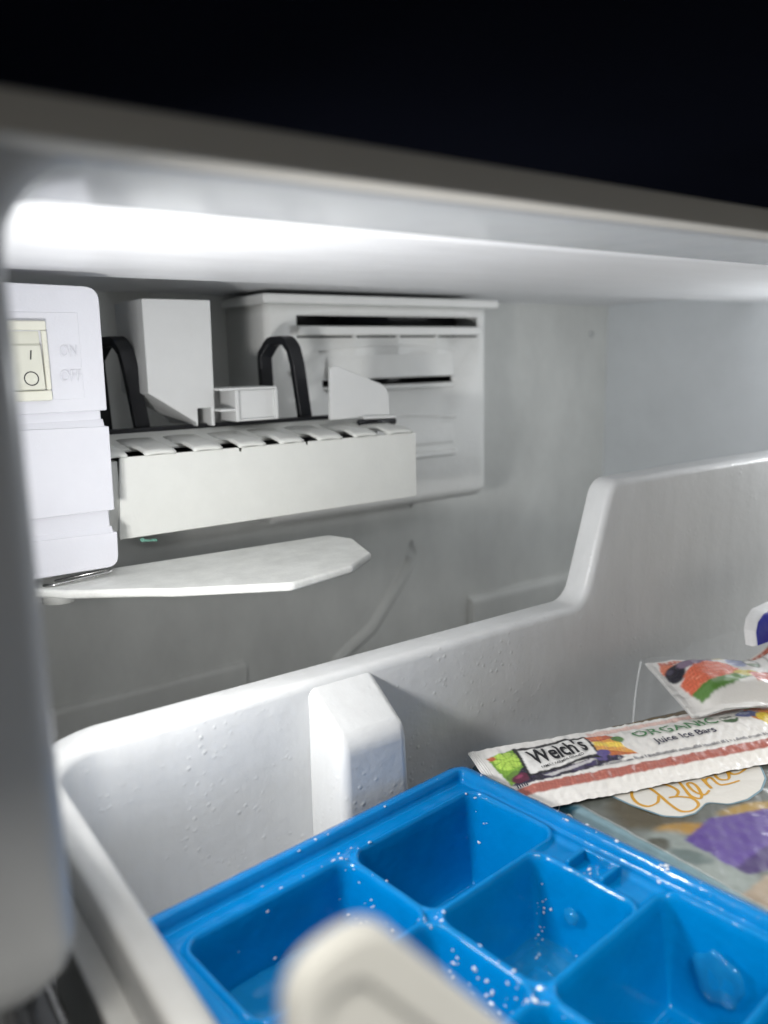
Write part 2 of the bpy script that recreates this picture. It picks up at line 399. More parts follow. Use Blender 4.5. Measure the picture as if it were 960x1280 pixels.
box("inner_shell", 0.034, 0.1121, YF+0.0022, 0.430, -0.090, 0.030, "box", hs, bevel=0.001)
# sloped lower side of each groove
for zt, zb in ((-0.0252, -0.0287), (-0.0750, -0.0778)):
    prism("groove_slope", [(YF+0.0030, zt), (YF+0.0022, zt), (YF+0.0003, zb), (YF+0.0030, zb)], 'YZ', 0.034, 0.1127, "box", hs, bevel=0.0003)
box("label_plate", 0.068, 0.1048, YF-0.00028, YF+0.0005, -0.0156, 0.0216, "box", hs, bevel=0.0002, seg=2)
# rocker switch
sw = hs
fr = [boxvf(0.070, 0.0908, YF-0.0026, YF, 0.0140, 0.0180), boxvf(0.070, 0.0908, YF-0.0026, YF, -0.0157, -0.0112),
      boxvf(0.0886, 0.0908, YF-0.00262, YF, -0.0112, 0.0140), boxvf(0.070, 0.0715, YF-0.00262, YF, -0.0112, 0.0140)]
V, F = merge(fr); mk("switch_frame", V, F, "cream", hs, bevel=0.0009, seg=3)
# rocker: upper half pressed in, lower half standing out
rock = [(YF-0.0003, 0.0138), (YF-0.0006, 0.0110), (YF-0.0009, 0.0085), (YF-0.0020, 0.0076), (YF-0.0026, 0.0020), (YF-0.0034, -0.0060), (YF-0.0040, -0.0104), (YF-0.0032, -0.0110), (YF+0.0002, -0.0110), (YF+0.0002, 0.0138)]
prism("switch_rocker", rock, 'YZ', 0.0718, 0.0879, "rocker", hs, bevel=0.00035, seg=2)
def rocky(z): return float(np.interp(z, [-0.0104, -0.0060, 0.0020, 0.0076], [YF-0.0040, YF-0.0034, YF-0.0026, YF-0.0020]))-0.00006
mv = [(0.08335-0.0003+dx, rocky(z), z) for z, dx in ((0.0018, -0.0002), (0.0057, 0.0004))] + [(0.08335+0.0003+dx, rocky(z), z) for z, dx in ((0.0057, 0.0004), (0.0018, -0.0002))]
mk("on_mark", mv, [(0, 1, 2, 3)], "ink", hs)
V, F = [], []
for k in range(40):
    a = 2*math.pi*k/40
    for r_ in (0.00255, 0.00305):
        z = -0.0061+r_*math.sin(a); V.append((0.0826+r_*math.cos(a), rocky(z), z))
    F.append((2*k, 2*k+1, (2*k+3) % 80, (2*k+2) % 80))
mk("off_mark", V, F, "ink", hs)
for body_, xa, xb, za, zb in (("ON", 0.0960, 0.1030, 0.0028, 0.0078), ("OFF", 0.0952, 0.1040, -0.0078, -0.0028)):
    flat_text("lettering", body_, lambda s, t: (xa+(xb-xa)*s, YF-0.00032, za+(zb-za)*t), "box", hs, thick=0.0006, offset=-0.005)

# ice tray front panel, mould, comb
pan = fil2([(0.1229, -0.0872), (0.3106, -0.0867), (0.3106, -0.0463), (0.2340, -0.0463), (0.2335, -0.0482), (0.2321, -0.0482), (0.2318, -0.0463), (0.1925, -0.0463), (0.1921, -0.0486), (0.1908, -0.0486), (0.1903, -0.0463), (0.1262, -0.0462)], 0)
prism("front_panel", pan, 'XZ', 0.400, 0.4022, "warm", im, bevel=0.0004, seg=2)
box("panel_return", 0.1190, 0.1255, 0.4024, 0.412, -0.0835, -0.0480, "warm", im, bevel=0.0004)
box("ice_mould", 0.124, 0.309, 0.404, 0.470, -0.084, -0.0500, "mold", im, bevel=0.002)
prism("stripper_plate", [(0.4165, -0.0441), (0.4460, -0.0384), (0.4460, -0.0400), (0.4165, -0.0457)], 'YZ', 0.1195, 0.3098, "warm", im, bevel=0.0004, seg=2)
for xa, xb in ((0.1200, 0.1296), (0.1384, 0.1547), (0.1642, 0.1803), (0.1899, 0.2059), (0.2148, 0.2298), (0.2394, 0.2556), (0.2642, 0.2803), (0.2884, 0.3072)):
    V, F = [], []
    for y, z, e in ((0.3985, -0.0452, 0.0), (0.4020, -0.0440, 0.0), (0.4090, -0.0427, 0.0005), (0.4200, -0.0424, 0.0018), (0.4340, -0.0405, 0.003)):
        n_ = 7
        for k in range(n_):
            t = k/(n_-1); hmp = 0.0006*math.sin(math.pi*min(1, t*1.1))**0.8 if 0.05 < t < 0.9 else 0
            V.append((xa-e+(xb-xa+e)*t, y, z+hmp*(1 if y < 0.415 else 0.5)))
    for j in range(4): F += [(j*7+k, j*7+k+1, (j+1)*7+k+1, (j+1)*7+k) for k in range(6)]
    o = mk("stripper_finger", V, F, "warm", im, smooth=True, sharp=14)
    s_ = o.modifiers.new("solid", 'SOLIDIFY'); s_.thickness = 0.0014; s_.offset = -1 if o.data.polygons[0].normal.z > 0 else 1
box("rear_rail", 0.118, 0.3140, 0.4466, 0.4530, -0.0520, -0.0362, "dark", im, bevel=0.0006)
# black arched brackets
for xb in (0.0, -0.1065):
    pts = fillet([(xb+0.2500, 0.478, -0.050), (xb+0.2480, 0.477, 0.002), (xb+0.2520, 0.472, 0.0112), (xb+0.2560, 0.460, 0.0116), (xb+0.2585, 0.4575, 0.006), (xb+0.2600, 0.4560, -0.004), (xb+0.2660, 0.4570, -0.048)], [0, .006, .006, .005, .005, .006, 0], n=5)
    tube("bracket", pts, 0, "dark", im, flat=(0.0052, 0.0085), upv=(1, 0, 0))
# fill cup tower
fc = prism("fill_tower", [(0.1572, 0.0333), (0.1572, -0.0172), (0.1835, -0.0345), (0.1850, -0.0372), (0.1852, -0.0268), (0.1932, -0.0268), (0.1932, -0.0372), (0.1954, -0.0372), (0.1966, 0.0333)], 'XZ', 0.440, 0.486, "tube", im, bevel=0.0012)
cp_ = [boxvf(0.1958, 0.2326, 0.4330, 0.4580, -0.0172, -0.0158), boxvf(0.1958, 0.2072, 0.4332, 0.4578, -0.0290, -0.0276),
       boxvf(0.2052, 0.2076, 0.4328, 0.4582, -0.0352, -0.0173), boxvf(0.1956, 0.2090, 0.4560, 0.4583, -0.0350, -0.0173),
       boxvf(0.2078, 0.2312, 0.4352, 0.4576, -0.0340, -0.0174), boxvf(0.2308, 0.2328, 0.4329, 0.4584, -0.0350, -0.0174), boxvf(0.2077, 0.2307, 0.4331, 0.4354, -0.0351, -0.0338)]
V, F = merge(cp_); mk("fill_cup", V, F, "tube", im, bevel=0.0003, seg=2)
fin = fil2([(0.2673, -0.0378), (0.2683, -0.0055), (0.2730, -0.0048), (0.3085, -0.0178), (0.3122, -0.0240), (0.3124, -0.0378)], [0, 0.002, 0.002, 0.006, 0.004, 0])
prism("end_fin", fin, 'XZ', 0.4300, 0.4328, "tube", im, bevel=0.0005)
prism("fin_foot", [(0.2880, -0.0365), (0.3150, -0.0372), (0.3150, -0.0392), (0.2900, -0.0386)], 'XZ', 0.4262, 0.4335, "tube", im, bevel=0.0004)
tube("shaft_end", [(0.286, 0.427, -0.0405), (0.314, 0.427, -0.0410)], 0.0022, "dark", im, n=10)
# shut-off paddle and its wire
pad = fil2([(0.0750, 0.3770), (0.0790, 0.3925), (0.111, 0.3915), (0.2180, 0.3868), (0.2365, 0.3862), (0.2415, 0.3690), (0.2300, 0.3345), (0.2085, 0.3195), (0.1704, 0.3108), (0.1250, 0.3360), (0.1154, 0.3440), (0.0860, 0.3640)], [.003, .003, 0, .004, .006, .008, .006, .006, .006, .01, .01, .003])
prism("shutoff_paddle", pad, 'XY', -0.1026, -0.0984, "arm", im, bevel=0.0015, seg=3)
tube("pivot_boss", [(0.088, 0.384, -0.108), (0.088, 0.384, -0.0985)], 0.0075, "arm", im, n=18, upv=(1, 0, 0))
wp = fillet([(0.0860, 0.381, -0.0978), (0.1090, 0.3805, -0.0962), (0.1120, 0.3775, -0.0962), (0.1080, 0.3755, -0.0964), (0.0835, 0.3735, -0.0976), (0.0800, 0.377, -0.0978)], 0.002, n=4)
tube("paddle_wire", wp, 0.0006, "steel", im, n=8)

# a scrap of green film stuck under the panel
V, F = [], []
for k in range(6):
    t = k/5; V += [(0.1325+0.0085*t, 0.399+0.001*math.sin(5*t), -0.0880-0.0012*t+0.0006*math.sin(9*t)), (0.1330+0.0085*t, 0.3985, -0.0894-0.0008*t)]
for k in range(5): F.append((2*k, 2*k+1, 2*k+3, 2*k+2))
tag(mk("film_scrap", V, F, "greenbit", solid=0.0003), "tiny green scrap hanging under the ice maker panel", "scrap")

# ---------------------------------------------------------------- drawer basket
bk = thing("drawer_basket", (0.36, 0.12, -0.226), "white plastic drawer basket with stepped back rim", "basket")
XI, XO, YI, YO = 0.0550, 0.0455, 0.2785, 0.2946
ZT, ZH, ZFL = -0.1320, -0.0668, -0.2225
# top edge: plan path with height; each station gives a point on the centre line, the inner side normal and the
# edge direction so that the rounded lip follows the step
cl = [(0.0500, -0.03), (0.0500, 0.2866), (0.672, 0.2866), (0.672, -0.03)]
ti, to = 0.0050, 0.0045          # half thickness left
RB = 0.020
stn = []                          # (x, y, nx, ny, half_in, half_out)
for y in np.linspace(-0.03, YI-RB, 14): stn.append((0.0502, y, 1, 0, .0048, .0047))
for a in range(6, 90, 6):
    c_, s_ = math.cos(R(a)), math.sin(R(a))
    cx, cy = XI+RB, YI-RB; hi = 0.0048+(0.0080-0.0048)*a/90; ho = 0.0047+(0.0081-0.0047)*a/90
    stn.append((cx-(RB+hi)*c_, cy+(RB+hi)*s_, c_, -s_, hi, ho))
xs_ = list(np.linspace(XI+RB, 0.300, 16)) + list(np.arange(0.302, 0.385, 0.0013)) + list(np.linspace(0.39, 0.640, 14))
for x in xs_: stn.append((x, YI+0.0080, 0, -1, .0080, .0081))
for a in range(84, 0, -6):
    c_, s_ = math.cos(R(a)), math.sin(R(a)); stn.append((0.660-RB+(RB+.005)*c_, YI-RB+(RB+.008)*s_, -c_, -s_, .005, .005))
for y in np.linspace(YI-RB, -0.03, 10): stn.append((0.665, y, -1, 0, .005, .005))
# height curve with filleted step
hc = fil2([(-1, ZT), (0.3285, ZT), (0.3490, ZH-0.0005), (2, ZH)], [0, 0.014, 0.013, 0], n=14)
hx = np.array([p[0] for p in hc]); hz = np.array([p[1] for p in hc])
def ztop(i):
    x, y, nx, ny, *_ = stn[i]
    if i < 14+14: return ZT
    if x > 0.40: return ZH+0.0016*(min(x, 0.6)-0.40)/0.2 if False else ZH
    return float(np.interp(x, hx, hz))
zt = [ztop(i) for i in range(len(stn))]
arc = np.cumsum([0]+[math.hypot(stn[i][0]-stn[i-1][0], stn[i][1]-stn[i-1][1]) for i in range(1, len(stn))])
V, F = [], []
RL = 0.0042
for i, (x, y, nx, ny, hi, ho) in enumerate(stn):
    a, b = max(0, i-1), min(len(stn)-1, i+1)
    ds, dz = arc[b]-arc[a], zt[b]-zt[a]; L_ = math.hypot(ds, dz)
    tx, tz = ds/L_, dz/L_                       # tangent along the rim ; normal = (-tz, tx)
    px, py = -ny, nx                            # unit vector along the path (plan)
    if i < len(stn)-1:
        ex_, ey_ = stn[b][0]-stn[a][0], stn[b][1]-stn[a][1]; l2 = math.hypot(ex_, ey_); px, py = ex_/l2, ey_/l2
    ring = []
    def pt(off, inset):                         # off: across the wall (+ towards the inside), inset: down along the rim normal
        return (x+nx*off+px*tz*inset, y+ny*off+py*tz*inset, zt[i]-tx*inset)
    skirt = -0.0075
    ring.append((x-nx*(ho-0.0025), y-ny*(ho-0.0025), ZFL))
    ring.append((x-nx*(ho-0.0025), y-ny*(ho-0.0025), min(zt[i]-0.0120, zt[i]-0.0120)))
    ring.append(pt(-(ho-0.0022), 0.0092))
    ring.append(pt(-ho, 0.0085))
    for a_ in (0, 22, 45, 68, 90):
        ring.append(pt(-ho+RL*0.45*(1-math.cos(R(a_))), RL*0.45*(1-math.sin(R(a_)))))
    for a_ in (90, 72, 54, 36, 18, 0):
        ring.append(pt(hi-RL*(1-math.cos(R(a_))), RL*(1-math.sin(R(a_)))))
    ring.append((x+nx*(hi+0.0004)+px*tz*RL, y+ny*(hi+0.0004)+py*tz*RL, zt[i]-0.5*(zt[i]+0.1500)-0.0 if zt[i] > -0.12 else zt[i]-0.012))
    ring.append((x+nx*(hi+0.0010), y+ny*(hi+0.0010), -0.175))
    ring.append((x+nx*(hi+0.0022), y+ny*(hi+0.0022), -0.212))
    ring.append((x+nx*(hi+0.0050), y+ny*(hi+0.0050), -0.2195))
    ring.append((x+nx*(hi+0.0110), y+ny*(hi+0.0110), ZFL+0.001))
    V += ring; nr = len(ring)
for i in range(len(stn)-1):
    F += [(i*nr+k, i*nr+k+1, (i+1)*nr+k+1, (i+1)*nr+k) for k in range(nr-1)]
mk("basket_wall", V, F, "basket", bk, smooth=True, sharp=60)
box("basket_floor", 0.049, 0.668, -0.03, 0.290, -0.2262, ZFL+0.0006, "basket", bk, bevel=0)
# pillar moulded against the back wall
pil = [(0.2865, -0.1335), (0.2785, -0.1352), (0.2552, -0.1500), (0.2535, -0.1570), (0.2515, ZFL), (0.2865, ZFL)]
def pilx(z): return 0.1585+0.0015*(z+0.1352)/0.09, 0.1905-0.002*(z+0.1352)/0.09
V = [(pilx(z)[0]-(0.001 if y > 0.27 else 0), y, z) for y, z in pil] + [(pilx(z)[1]+(0.001 if y > 0.27 else 0), y, z) for y, z in pil]
n = len(pil); F = [tuple(range(n)), tuple(range(2*n-1, n-1, -1))] + [(i, i+n, (i+1) % n+n, (i+1) % n) for i in range(n)]
mk("pillar", V, F, "basket", bk, bevel=0.0042, seg=6)
# outer rib under the left lip
prism("side_rib", [(0.0480, -0.1540), (0.0420, -0.1545), (0.0415, -0.1560), (0.0420, -0.1580), (0.0480, -0.1600)], 'XZ', -0.03, 0.262, "basket", bk, bevel=0.0006)
# upright hand tab on the left rim, close to the lens
tb = fil2([(0.0330, -0.1320), (0.0365, -0.0668), (0.0478, -0.0650), (0.1020, -0.1320)], [0, 0.0085, 0.0085, 0], n=10)
ti_ = fil2([(0.0372, -0.1320), (0.0405, -0.0722), (0.0452, -0.0714), (0.0940, -0.1320)], [0, 0.005, 0.006, 0], n=10)
nT = len(tb); V, F = [], []
for p, y in ((tb, 0.0738), (tb, 0.0700), (ti_, 0.0700), (ti_, 0.0716)):
    V += [(x, y, z) for x, z in p]
for k in range(3): F += [(k*nT+i, k*nT+i+1, (k+1)*nT+i+1, (k+1)*nT+i) for i in range(nT-1)]
F.append(tuple(range(3*nT, 4*nT))); F.append(tuple(range(nT-1, -1, -1)))
mk("hand_tab", V, F, "tab", bk, bevel=0.0009, seg=3)

# ---------------------------------------------------------------- blue ice cube tray
TO = Vector((0.2172, 0.2508)); TA = R(6.0); TZ = -0.1750; TW, TLn = 0.152, 0.206
def tp(u, v): return (TO.x-u*math.cos(TA)+v*math.sin(TA), TO.y-u*math.sin(TA)-v*math.cos(TA))
def rsd(U, Vv, u0_, u1_, v0_, v1_, r_):
    qx = np.abs(U-(u0_+u1_)/2)-(u1_-u0_)/2+r_; qy = np.abs(Vv-(v0_+v1_)/2)-(v1_-v0_)/2+r_
    return np.hypot(np.maximum(qx, 0), np.maximum(qy, 0))+np.minimum(np.maximum(qx, qy), 0)-r_
cells = []
VR = [(0.0160, 0.0568), (0.0598, 0.1012), (0.1042, 0.1458), (0.1488, 0.1895)]
for j, (va, vb) in enumerate(VR):
    ledge = 0.0235 if j in (1,) else 0.0100
    cells.append((ledge, 0.0742, va, vb)); cells.append((0.0778, TW-ledge, va, vb))
def theight(U, Vv):
    d = -rsd(U, Vv, 0, TW, 0, TLn, 0.007)
    h = -0.0050*sst(0.0045, 0.0062, d) - 0.0009*sst(0.0025, 0.0, d)
    blk = -rsd(U, Vv, 0.0085, TW-0.0085, 0.0150, TLn-0.0150, 0.006)
    h = h - 0.0012*sst(0.0, 0.003, blk)
    sdc = np.min([rsd(U, Vv, *ca, 0.0055) for ca in cells], 0)
    h = h + 0.0021*np.exp(-((sdc-0.0012)/0.0016)**2)*sst(0.0055, 0.0075, d)
    for ca in cells:
        dd = -rsd(U, Vv, *ca, 0.0055)
        t = np.clip((dd+0.0007)/0.0075, 0, 1)
        prof_ = np.interp(t, [0, .06, .14, .30, .60, .82, .93, 1.0], [0, .015, .07, .30, .72, .94, .99, 1.0])
        h = h - 0.0345*prof_
    h = h + 0.00012*wob(U, Vv, 60, 3)
    return h
nu, nv = 221, 300
U, Vv = np.meshgrid(np.linspace(0, TW, nu), np.linspace(0, TLn, nv))
H = theight(U, Vv)
# round the outer corners
r_ = 0.007
for (cu, cv, su, sv) in ((r_, r_, -1, -1), (TW-r_, r_, 1, -1), (r_, TLn-r_, -1, 1), (TW-r_, TLn-r_, 1, 1)):
    du, dv = U-cu, Vv-cv; m_ = (du*su > 0) & (dv*sv > 0); l_ = np.hypot(du, dv); k_ = np.where(m_ & (l_ > r_), r_/np.maximum(l_, 1e-9), 1)
    U = np.where(m_, cu+du*k_, U); Vv = np.where(m_, cv+dv*k_, Vv)
Xg, Yg = tp(U, Vv); V, F = gridmesh(Xg, Yg, TZ+H)
V = V.tolist()
per = [(0, i) for i in range(nu)] + [(j, nu-1) for j in range(1, nv)] + [(nv-1, i) for i in range(nu-2, -1, -1)] + [(j, 0) for j in range(nv-2, 0, -1)]
ids = [j*nu+i for j, i in per]; uu = [U[j, i] for j, i in per]; vv = [Vv[j, i] for j, i in per]
prev = ids
for dz, ins in ((-0.0016, -0.0002), (-0.0070, 0.0002), (-0.0076, 0.0010), (-0.0060, 0.0030)):
    cur = []
    for a, b in zip(uu, vv):
        du, dv = a-TW/2, b-TLn/2
        a2 = TW/2+du*(1-ins/(TW/2)); b2 = TLn/2+dv*(1-ins/(TLn/2)); x, y = tp(a2, b2)
        cur.append(len(V)); V.append((x, y, TZ+dz-0.0007))
    F += [(prev[k], prev[(k+1) % len(prev)], cur[(k+1) % len(cur)], cur[k]) for k in range(len(cur))]
    prev = cur
tray = thing("ice_cube_tray", (*tp(TW/2, TLn/2), -0.2205), "bright blue plastic ice cube tray in the basket", "ice tray")
mk("tray_body", V, F, "blue", tray, smooth=True)
def tbox(u0_, u1_, v0_, v1_, z0, z1):
    v = [(*tp(u, q), z) for z in (z0, z1) for u, q in ((u0_, v0_), (u1_, v0_), (u1_, v1_), (u0_, v1_))]
    return v, [(3, 2, 1, 0), (4, 5, 6, 7), (0, 1, 5, 4), (1, 2, 6, 5), (2, 3, 7, 6), (3, 0, 4, 7)]
zl = TZ-0.0052
V, F = merge([tbox(0.0105, 0.0125, 0.0715, 0.0875, zl-0.002, zl+0.0032), tbox(0.0125, 0.0225, 0.0715, 0.0735, zl-0.002, zl+0.00318), tbox(0.0125, 0.0225, 0.0855, 0.0875, zl-0.002, zl+0.00318)])
mk("clip", V, F, "blue", tray, bevel=0.0007, seg=2)
for ca in cells:                                       # flat foot under each cell so that the tray stands in the basket
    v, f = tbox(ca[0]+0.010, ca[1]-0.010, ca[2]+0.009, ca[3]-0.009, -0.2215, TZ-0.0402)
    mk("cell_foot", v, f, "blue", tray, bevel=0.001)

# frozen rests in the cells
def iceblob(name, u, v, ru, rv, hgt, label):
    V, F = [], []; nr_, na = 7, 26
    u2, v2 = u, v
    zb = TZ+float(theight(np.array([u]), np.array([v]))[0])
    for j in range(nr_):
        t = j/(nr_-1)
        rr_ = 1-0.65*t; z = hgt*(math.sin(t*math.pi)*1.0*(1-t*0.35))
        for k in range(na):
            a = 2*math.pi*k/na; q = 1+0.10*math.sin(3*a+1)+0.06*math.sin(5*a)
            x, y = tp(u+ru*rr_*q*math.cos(a), v+rv*rr_*q*math.sin(a)); V.append((x, y, zb+z+0.0003))
    for j in range(nr_-1): F += [(j*na+k, j*na+(k+1) % na, (j+1)*na+(k+1) % na, (j+1)*na+k) for k in range(na)]
    F.append(tuple(range((nr_-1)*na, nr_*na))); F.append(tuple(range(na-1, -1, -1)))
    tag(mk(name, V, F, "ice", smooth=True), label, "ice")
def wall_ice(name, u, v, z, ru, rv, rz, label, seed):
    """lump of clear ice frozen to a cell wall"""
    rq = random.Random(seed); b_ = bmesh.new(); bmesh.ops.create_icosphere(b_, subdivisions=3, radius=1); V = []
    for q in b_.verts:
        c = q.co; k = 1+0.10*math.sin(5*c.x+seed)+0.09*math.sin(7*c.y+3*c.z)+0.05*rq.uniform(-1, 1)
        if c.y**2+c.z**2 < 0.25: k *= 0.80
        x, y = tp(u+ru*c.x*k, v+rv*c.y*k); V.append((x, y, z+rz*c.z*k))
    F = [tuple(q.index for q in f.verts) for f in b_.faces]; b_.free()
    tag(mk(name, V, F, "ice", smooth=True), label, "ice")
wall_ice("ice_lump", 0.0150, 0.1255, TZ-0.0215, 0.0030, 0.0080, 0.0085, "round lump of clear ice on the tray wall at lower right", 1)
wall_ice("ice_lump", 0.0285, 0.0790, TZ-0.0180, 0.0018, 0.0028, 0.0030, "small clear ice bead in the cell beside the tray clip", 2)
def ice_sheet(name, ca, depth, label, k):
    """rest of clear ice with an uneven top in the bottom of a cell"""
    m_ = 0.0040; U_, V_ = np.meshgrid(np.linspace(ca[0]+m_, ca[1]-m_, 40), np.linspace(ca[2]+m_, ca[3]-m_, 30))
    zt_ = TZ-depth+0.0012*wob(U_, V_, 60, k)+0.0005*wob(U_, V_, 190, k+1)
    zb_ = np.minimum(TZ+theight(U_, V_)+0.0002, zt_-0.0004)
    X_, Y_ = tp(U_, V_); A_, F_ = gridmesh(X_, Y_, zt_); B_, G_ = gridmesh(X_, Y_, zb_); n_ = len(A_)
    F = F_+[tuple(n_+q for q in f[::-1]) for f in G_]; ny_, nx_ = U_.shape
    pr_ = [i for i in range(nx_)]+[j*nx_+nx_-1 for j in range(1, ny_)]+[(ny_-1)*nx_+i for i in range(nx_-2, -1, -1)]+[j*nx_ for j in range(ny_-2, 0, -1)]
    F += [(pr_[q], pr_[(q+1) % len(pr_)], n_+pr_[(q+1) % len(pr_)], n_+pr_[q]) for q in range(len(pr_))]
    tag(mk(name, np.concatenate([A_, B_]), F, "ice", smooth=True, sharp=50), label, "ice")
ice_sheet("ice_sheet", cells[1], 0.0250, "sheet of clear ice in the tray cell nearest the basket's left corner", 71)
ice_sheet("ice_sheet", cells[3], 0.0240, "sheet of clear ice in the tray cell half behind the tab", 75)
ice_sheet("ice_sheet", cells[2], 0.0335, "thin ice in the tray cell beside the clip", 81)
# frost crumbs scattered over the tray
rnd = random.Random(9)
spots = []
for (u, v, su, sv, n_) in ((0.0040, 0.070, .0014, .045, 16), (0.018, 0.079, .003, .004, 9), (0.0800, 0.088, .0016, .016, 90), (0.0815, 0.026, .0022, .006, 26), (0.0850, 0.032, .0030, .0070, 95), (0.088, 0.036, .004, .003, 40),
                            (0.012, 0.022, .002, .003, 8), (0.076, 0.013, .006, .002, 9), (0.028, 0.066, .0022, .0022, 22), (0.036, 0.124, .004, .004, 14), (0.11, .028, .012, .010, 12), (0.07, 0.0045, .04, .0012, 7), (0.0035, 0.10, .0008, .0006, 7), (0.0735, 0.062, .003, .003, 12)):
    for _ in range(n_): spots.append((rnd.gauss(u, su), rnd.gauss(v, sv), abs(rnd.gauss(0, 0.00028))+0.00016))
V, F = [], []
ico = bmesh.new(); bmesh.ops.create_icosphere(ico, subdivisions=1, radius=1); iv = [tuple(q.co) for q in ico.verts]; if_ = [tuple(q.index for q in f.verts) for f in ico.faces]; ico.free()
for u, v, s_ in spots:
    if not (0.0005 < u < TW-0.001 and 0.0005 < v < TLn-0.001): continue
    x, y = tp(u, v); z = TZ+float(theight(np.array([u]), np.array([v]))[0]); k = len(V)
    sx, sy, sz = s_*rnd.uniform(.6, 1.9), s_*rnd.uniform(.5, 1.6), s_*rnd.uniform(.4, 1.0)
    V += [(x+a*sx*rnd.uniform(.5, 1.4), y+b*sy*rnd.uniform(.5, 1.4), z+s_*0.4+c*sz*rnd.uniform(.5, 1.4)) for a, b, c in iv]; F += [tuple(q+k for q in f) for f in if_]
tag(mk("frost_crumbs", V, F, "frost"), "white frost crumbs scattered over the blue tray", "frost", kind="stuff")

# ---------------------------------------------------------------- packages in the basket
def poly(A, B, pts):
    """point-in-polygon mask on arrays"""
    ins = np.zeros(A.shape, bool); n = len(pts); j = n-1
    for i in range(n):
        xi, yi = pts[i]; xj, yj = pts[j]
        c = ((yi > B) != (yj > B)) & (A < (xj-xi)*(B-yi)/(yj-yi+1e-12)+xi); ins ^= c; j = i
    return ins
def ell(A, B, a, b, ra, rb, th=0.0):
    c_, s_ = math.cos(th), math.sin(th); x = (A-a)*c_+(B-b)*s_; y = -(A-a)*s_+(B-b)*c_
    return (x/ra)**2+(y/rb)**2
def paint(col, mask, c, amt=1.0):
    m_ = (mask*amt if mask.dtype != bool else mask.astype(float)*amt)[..., None]
    return col*(1-m_)+np.array(srgb(*c))*m_

# --- frozen food bag: printed top
px0, px1, py0, PZ = 0.2360, 0.470, 0.095, -0.1910
def pback(x): return 0.2700-0.235*(x-0.2675)
gx, gt = np.meshgrid(np.linspace(px0, px1, 300), np.linspace(0, 1, 230))
gy = py0+(pback(gx)-py0)*gt
def pz(x, y):
    d = np.minimum(np.minimum(x-0.2360, px1-x), np.minimum(y-py0, pback(x)-y))
    z = PZ - 0.0105*(1-sst(0.0, 0.0145, x-0.2360)) - 0.010*(1-sst(0, 0.010, np.minimum(px1-x, y-py0))) - 0.004*(1-sst(0, 0.0035, pback(x)-y))
    return z + 0.00035*wob(x, y, 30, 1) + 0.00018*wob(x, y, 90, 2)
gz = pz(gx, gy)
col = np.ones(gx.shape+(3,))*np.array(srgb(104, 108, 104))
n1 = wob(gx, gy, 40, 5); n2 = wob(gx, gy, 130, 6)
sm_ = lambda v, a, b: 1-sst(a, b, v)
col = paint(col, sm_(ell(gx, gy, 0.305, 0.245, 0.09, 0.030)+0.2*n1, 0.5, 1.2), (128, 112, 84))
col = paint(col, sm_(ell(gx, gy, 0.272, 0.192, 0.020, 0.016, -0.5)+0.2*n1, 0.4, 1.2), (88, 82, 66))
col = paint(col, sm_(ell(gx, gy, 0.2705, 0.1765, 0.013, 0.0045, -0.5)+0.3*n1, 0.4, 1.3), (165, 130, 66))
col = paint(col, sm_(ell(gx, gy, 0.307, 0.168, 0.016, 0.0040, -0.35)+0.3*n1, 0.4, 1.3), (168, 138, 70))
col = paint(col, sm_(ell(gx, gy, 0.2570, 0.160, 0.016, 0.026, 0.1)+0.2*n1, 0.6, 1.2), (138, 148, 146))
col = paint(col, sm_(ell(gx, gy, 0.2545, 0.1755, 0.0055, 0.0045, 0.2)+0.2*n2, 0.6, 1.2), (82, 84, 76))
col = paint(col, sm_(ell(gx, gy, 0.2575, 0.163, 0.0045, 0.0080, 0.4)+0.3*n2, 0.5, 1.3), (98, 112, 112))
pp = poly(gx+0.0006*n2, gy+0.0006*n1, [(0.2655, 0.1712), (0.2863, 0.1735), (0.318, 0.1610), (0.330, 0.150), (0.300, 0.128), (0.2767, 0.1400), (0.2654, 0.1433), (0.2639, 0.1528)])
col = paint(col, pp, (88, 66, 142)); col = paint(col, pp & (gy < 0.149), (62, 44, 100))
col = paint(col, poly(gx+0.0007*n2, gy, [(0.2440, 0.1385), (0.2700, 0.1395), (0.300, 0.12), (0.30, 0.09), (0.23, 0.09)]), (160, 146, 128))
col = paint(col, (gx < 0.2520+0.0004*n1) & (gy < 0.2150), (128, 160, 172))
col = paint(col, (gx < 0.2500-0.10*(gy-0.215)) & (gy >= 0.2120), (44, 84, 100))
col = paint(col, pback(gx)-gy < 0.0024, (70, 124, 168))
gr = np.clip(1+0.07*n2+0.05*np.random.RandomState(3).randn(*gx.shape), 0.6, 1.3)[..., None]; col = np.clip(col*gr, 0, 1)
V, F = gridmesh(gx, gy, gz)
bag = thing("frozen_food_bag", (0.35, 0.18, -0.2215), "grey printed frozen food bag with gold script and purple patch", "food bag")
o = mk("bag_top", V, F, "print_", bag, smooth=True); setprint(o, soften(col*0.78, 2))
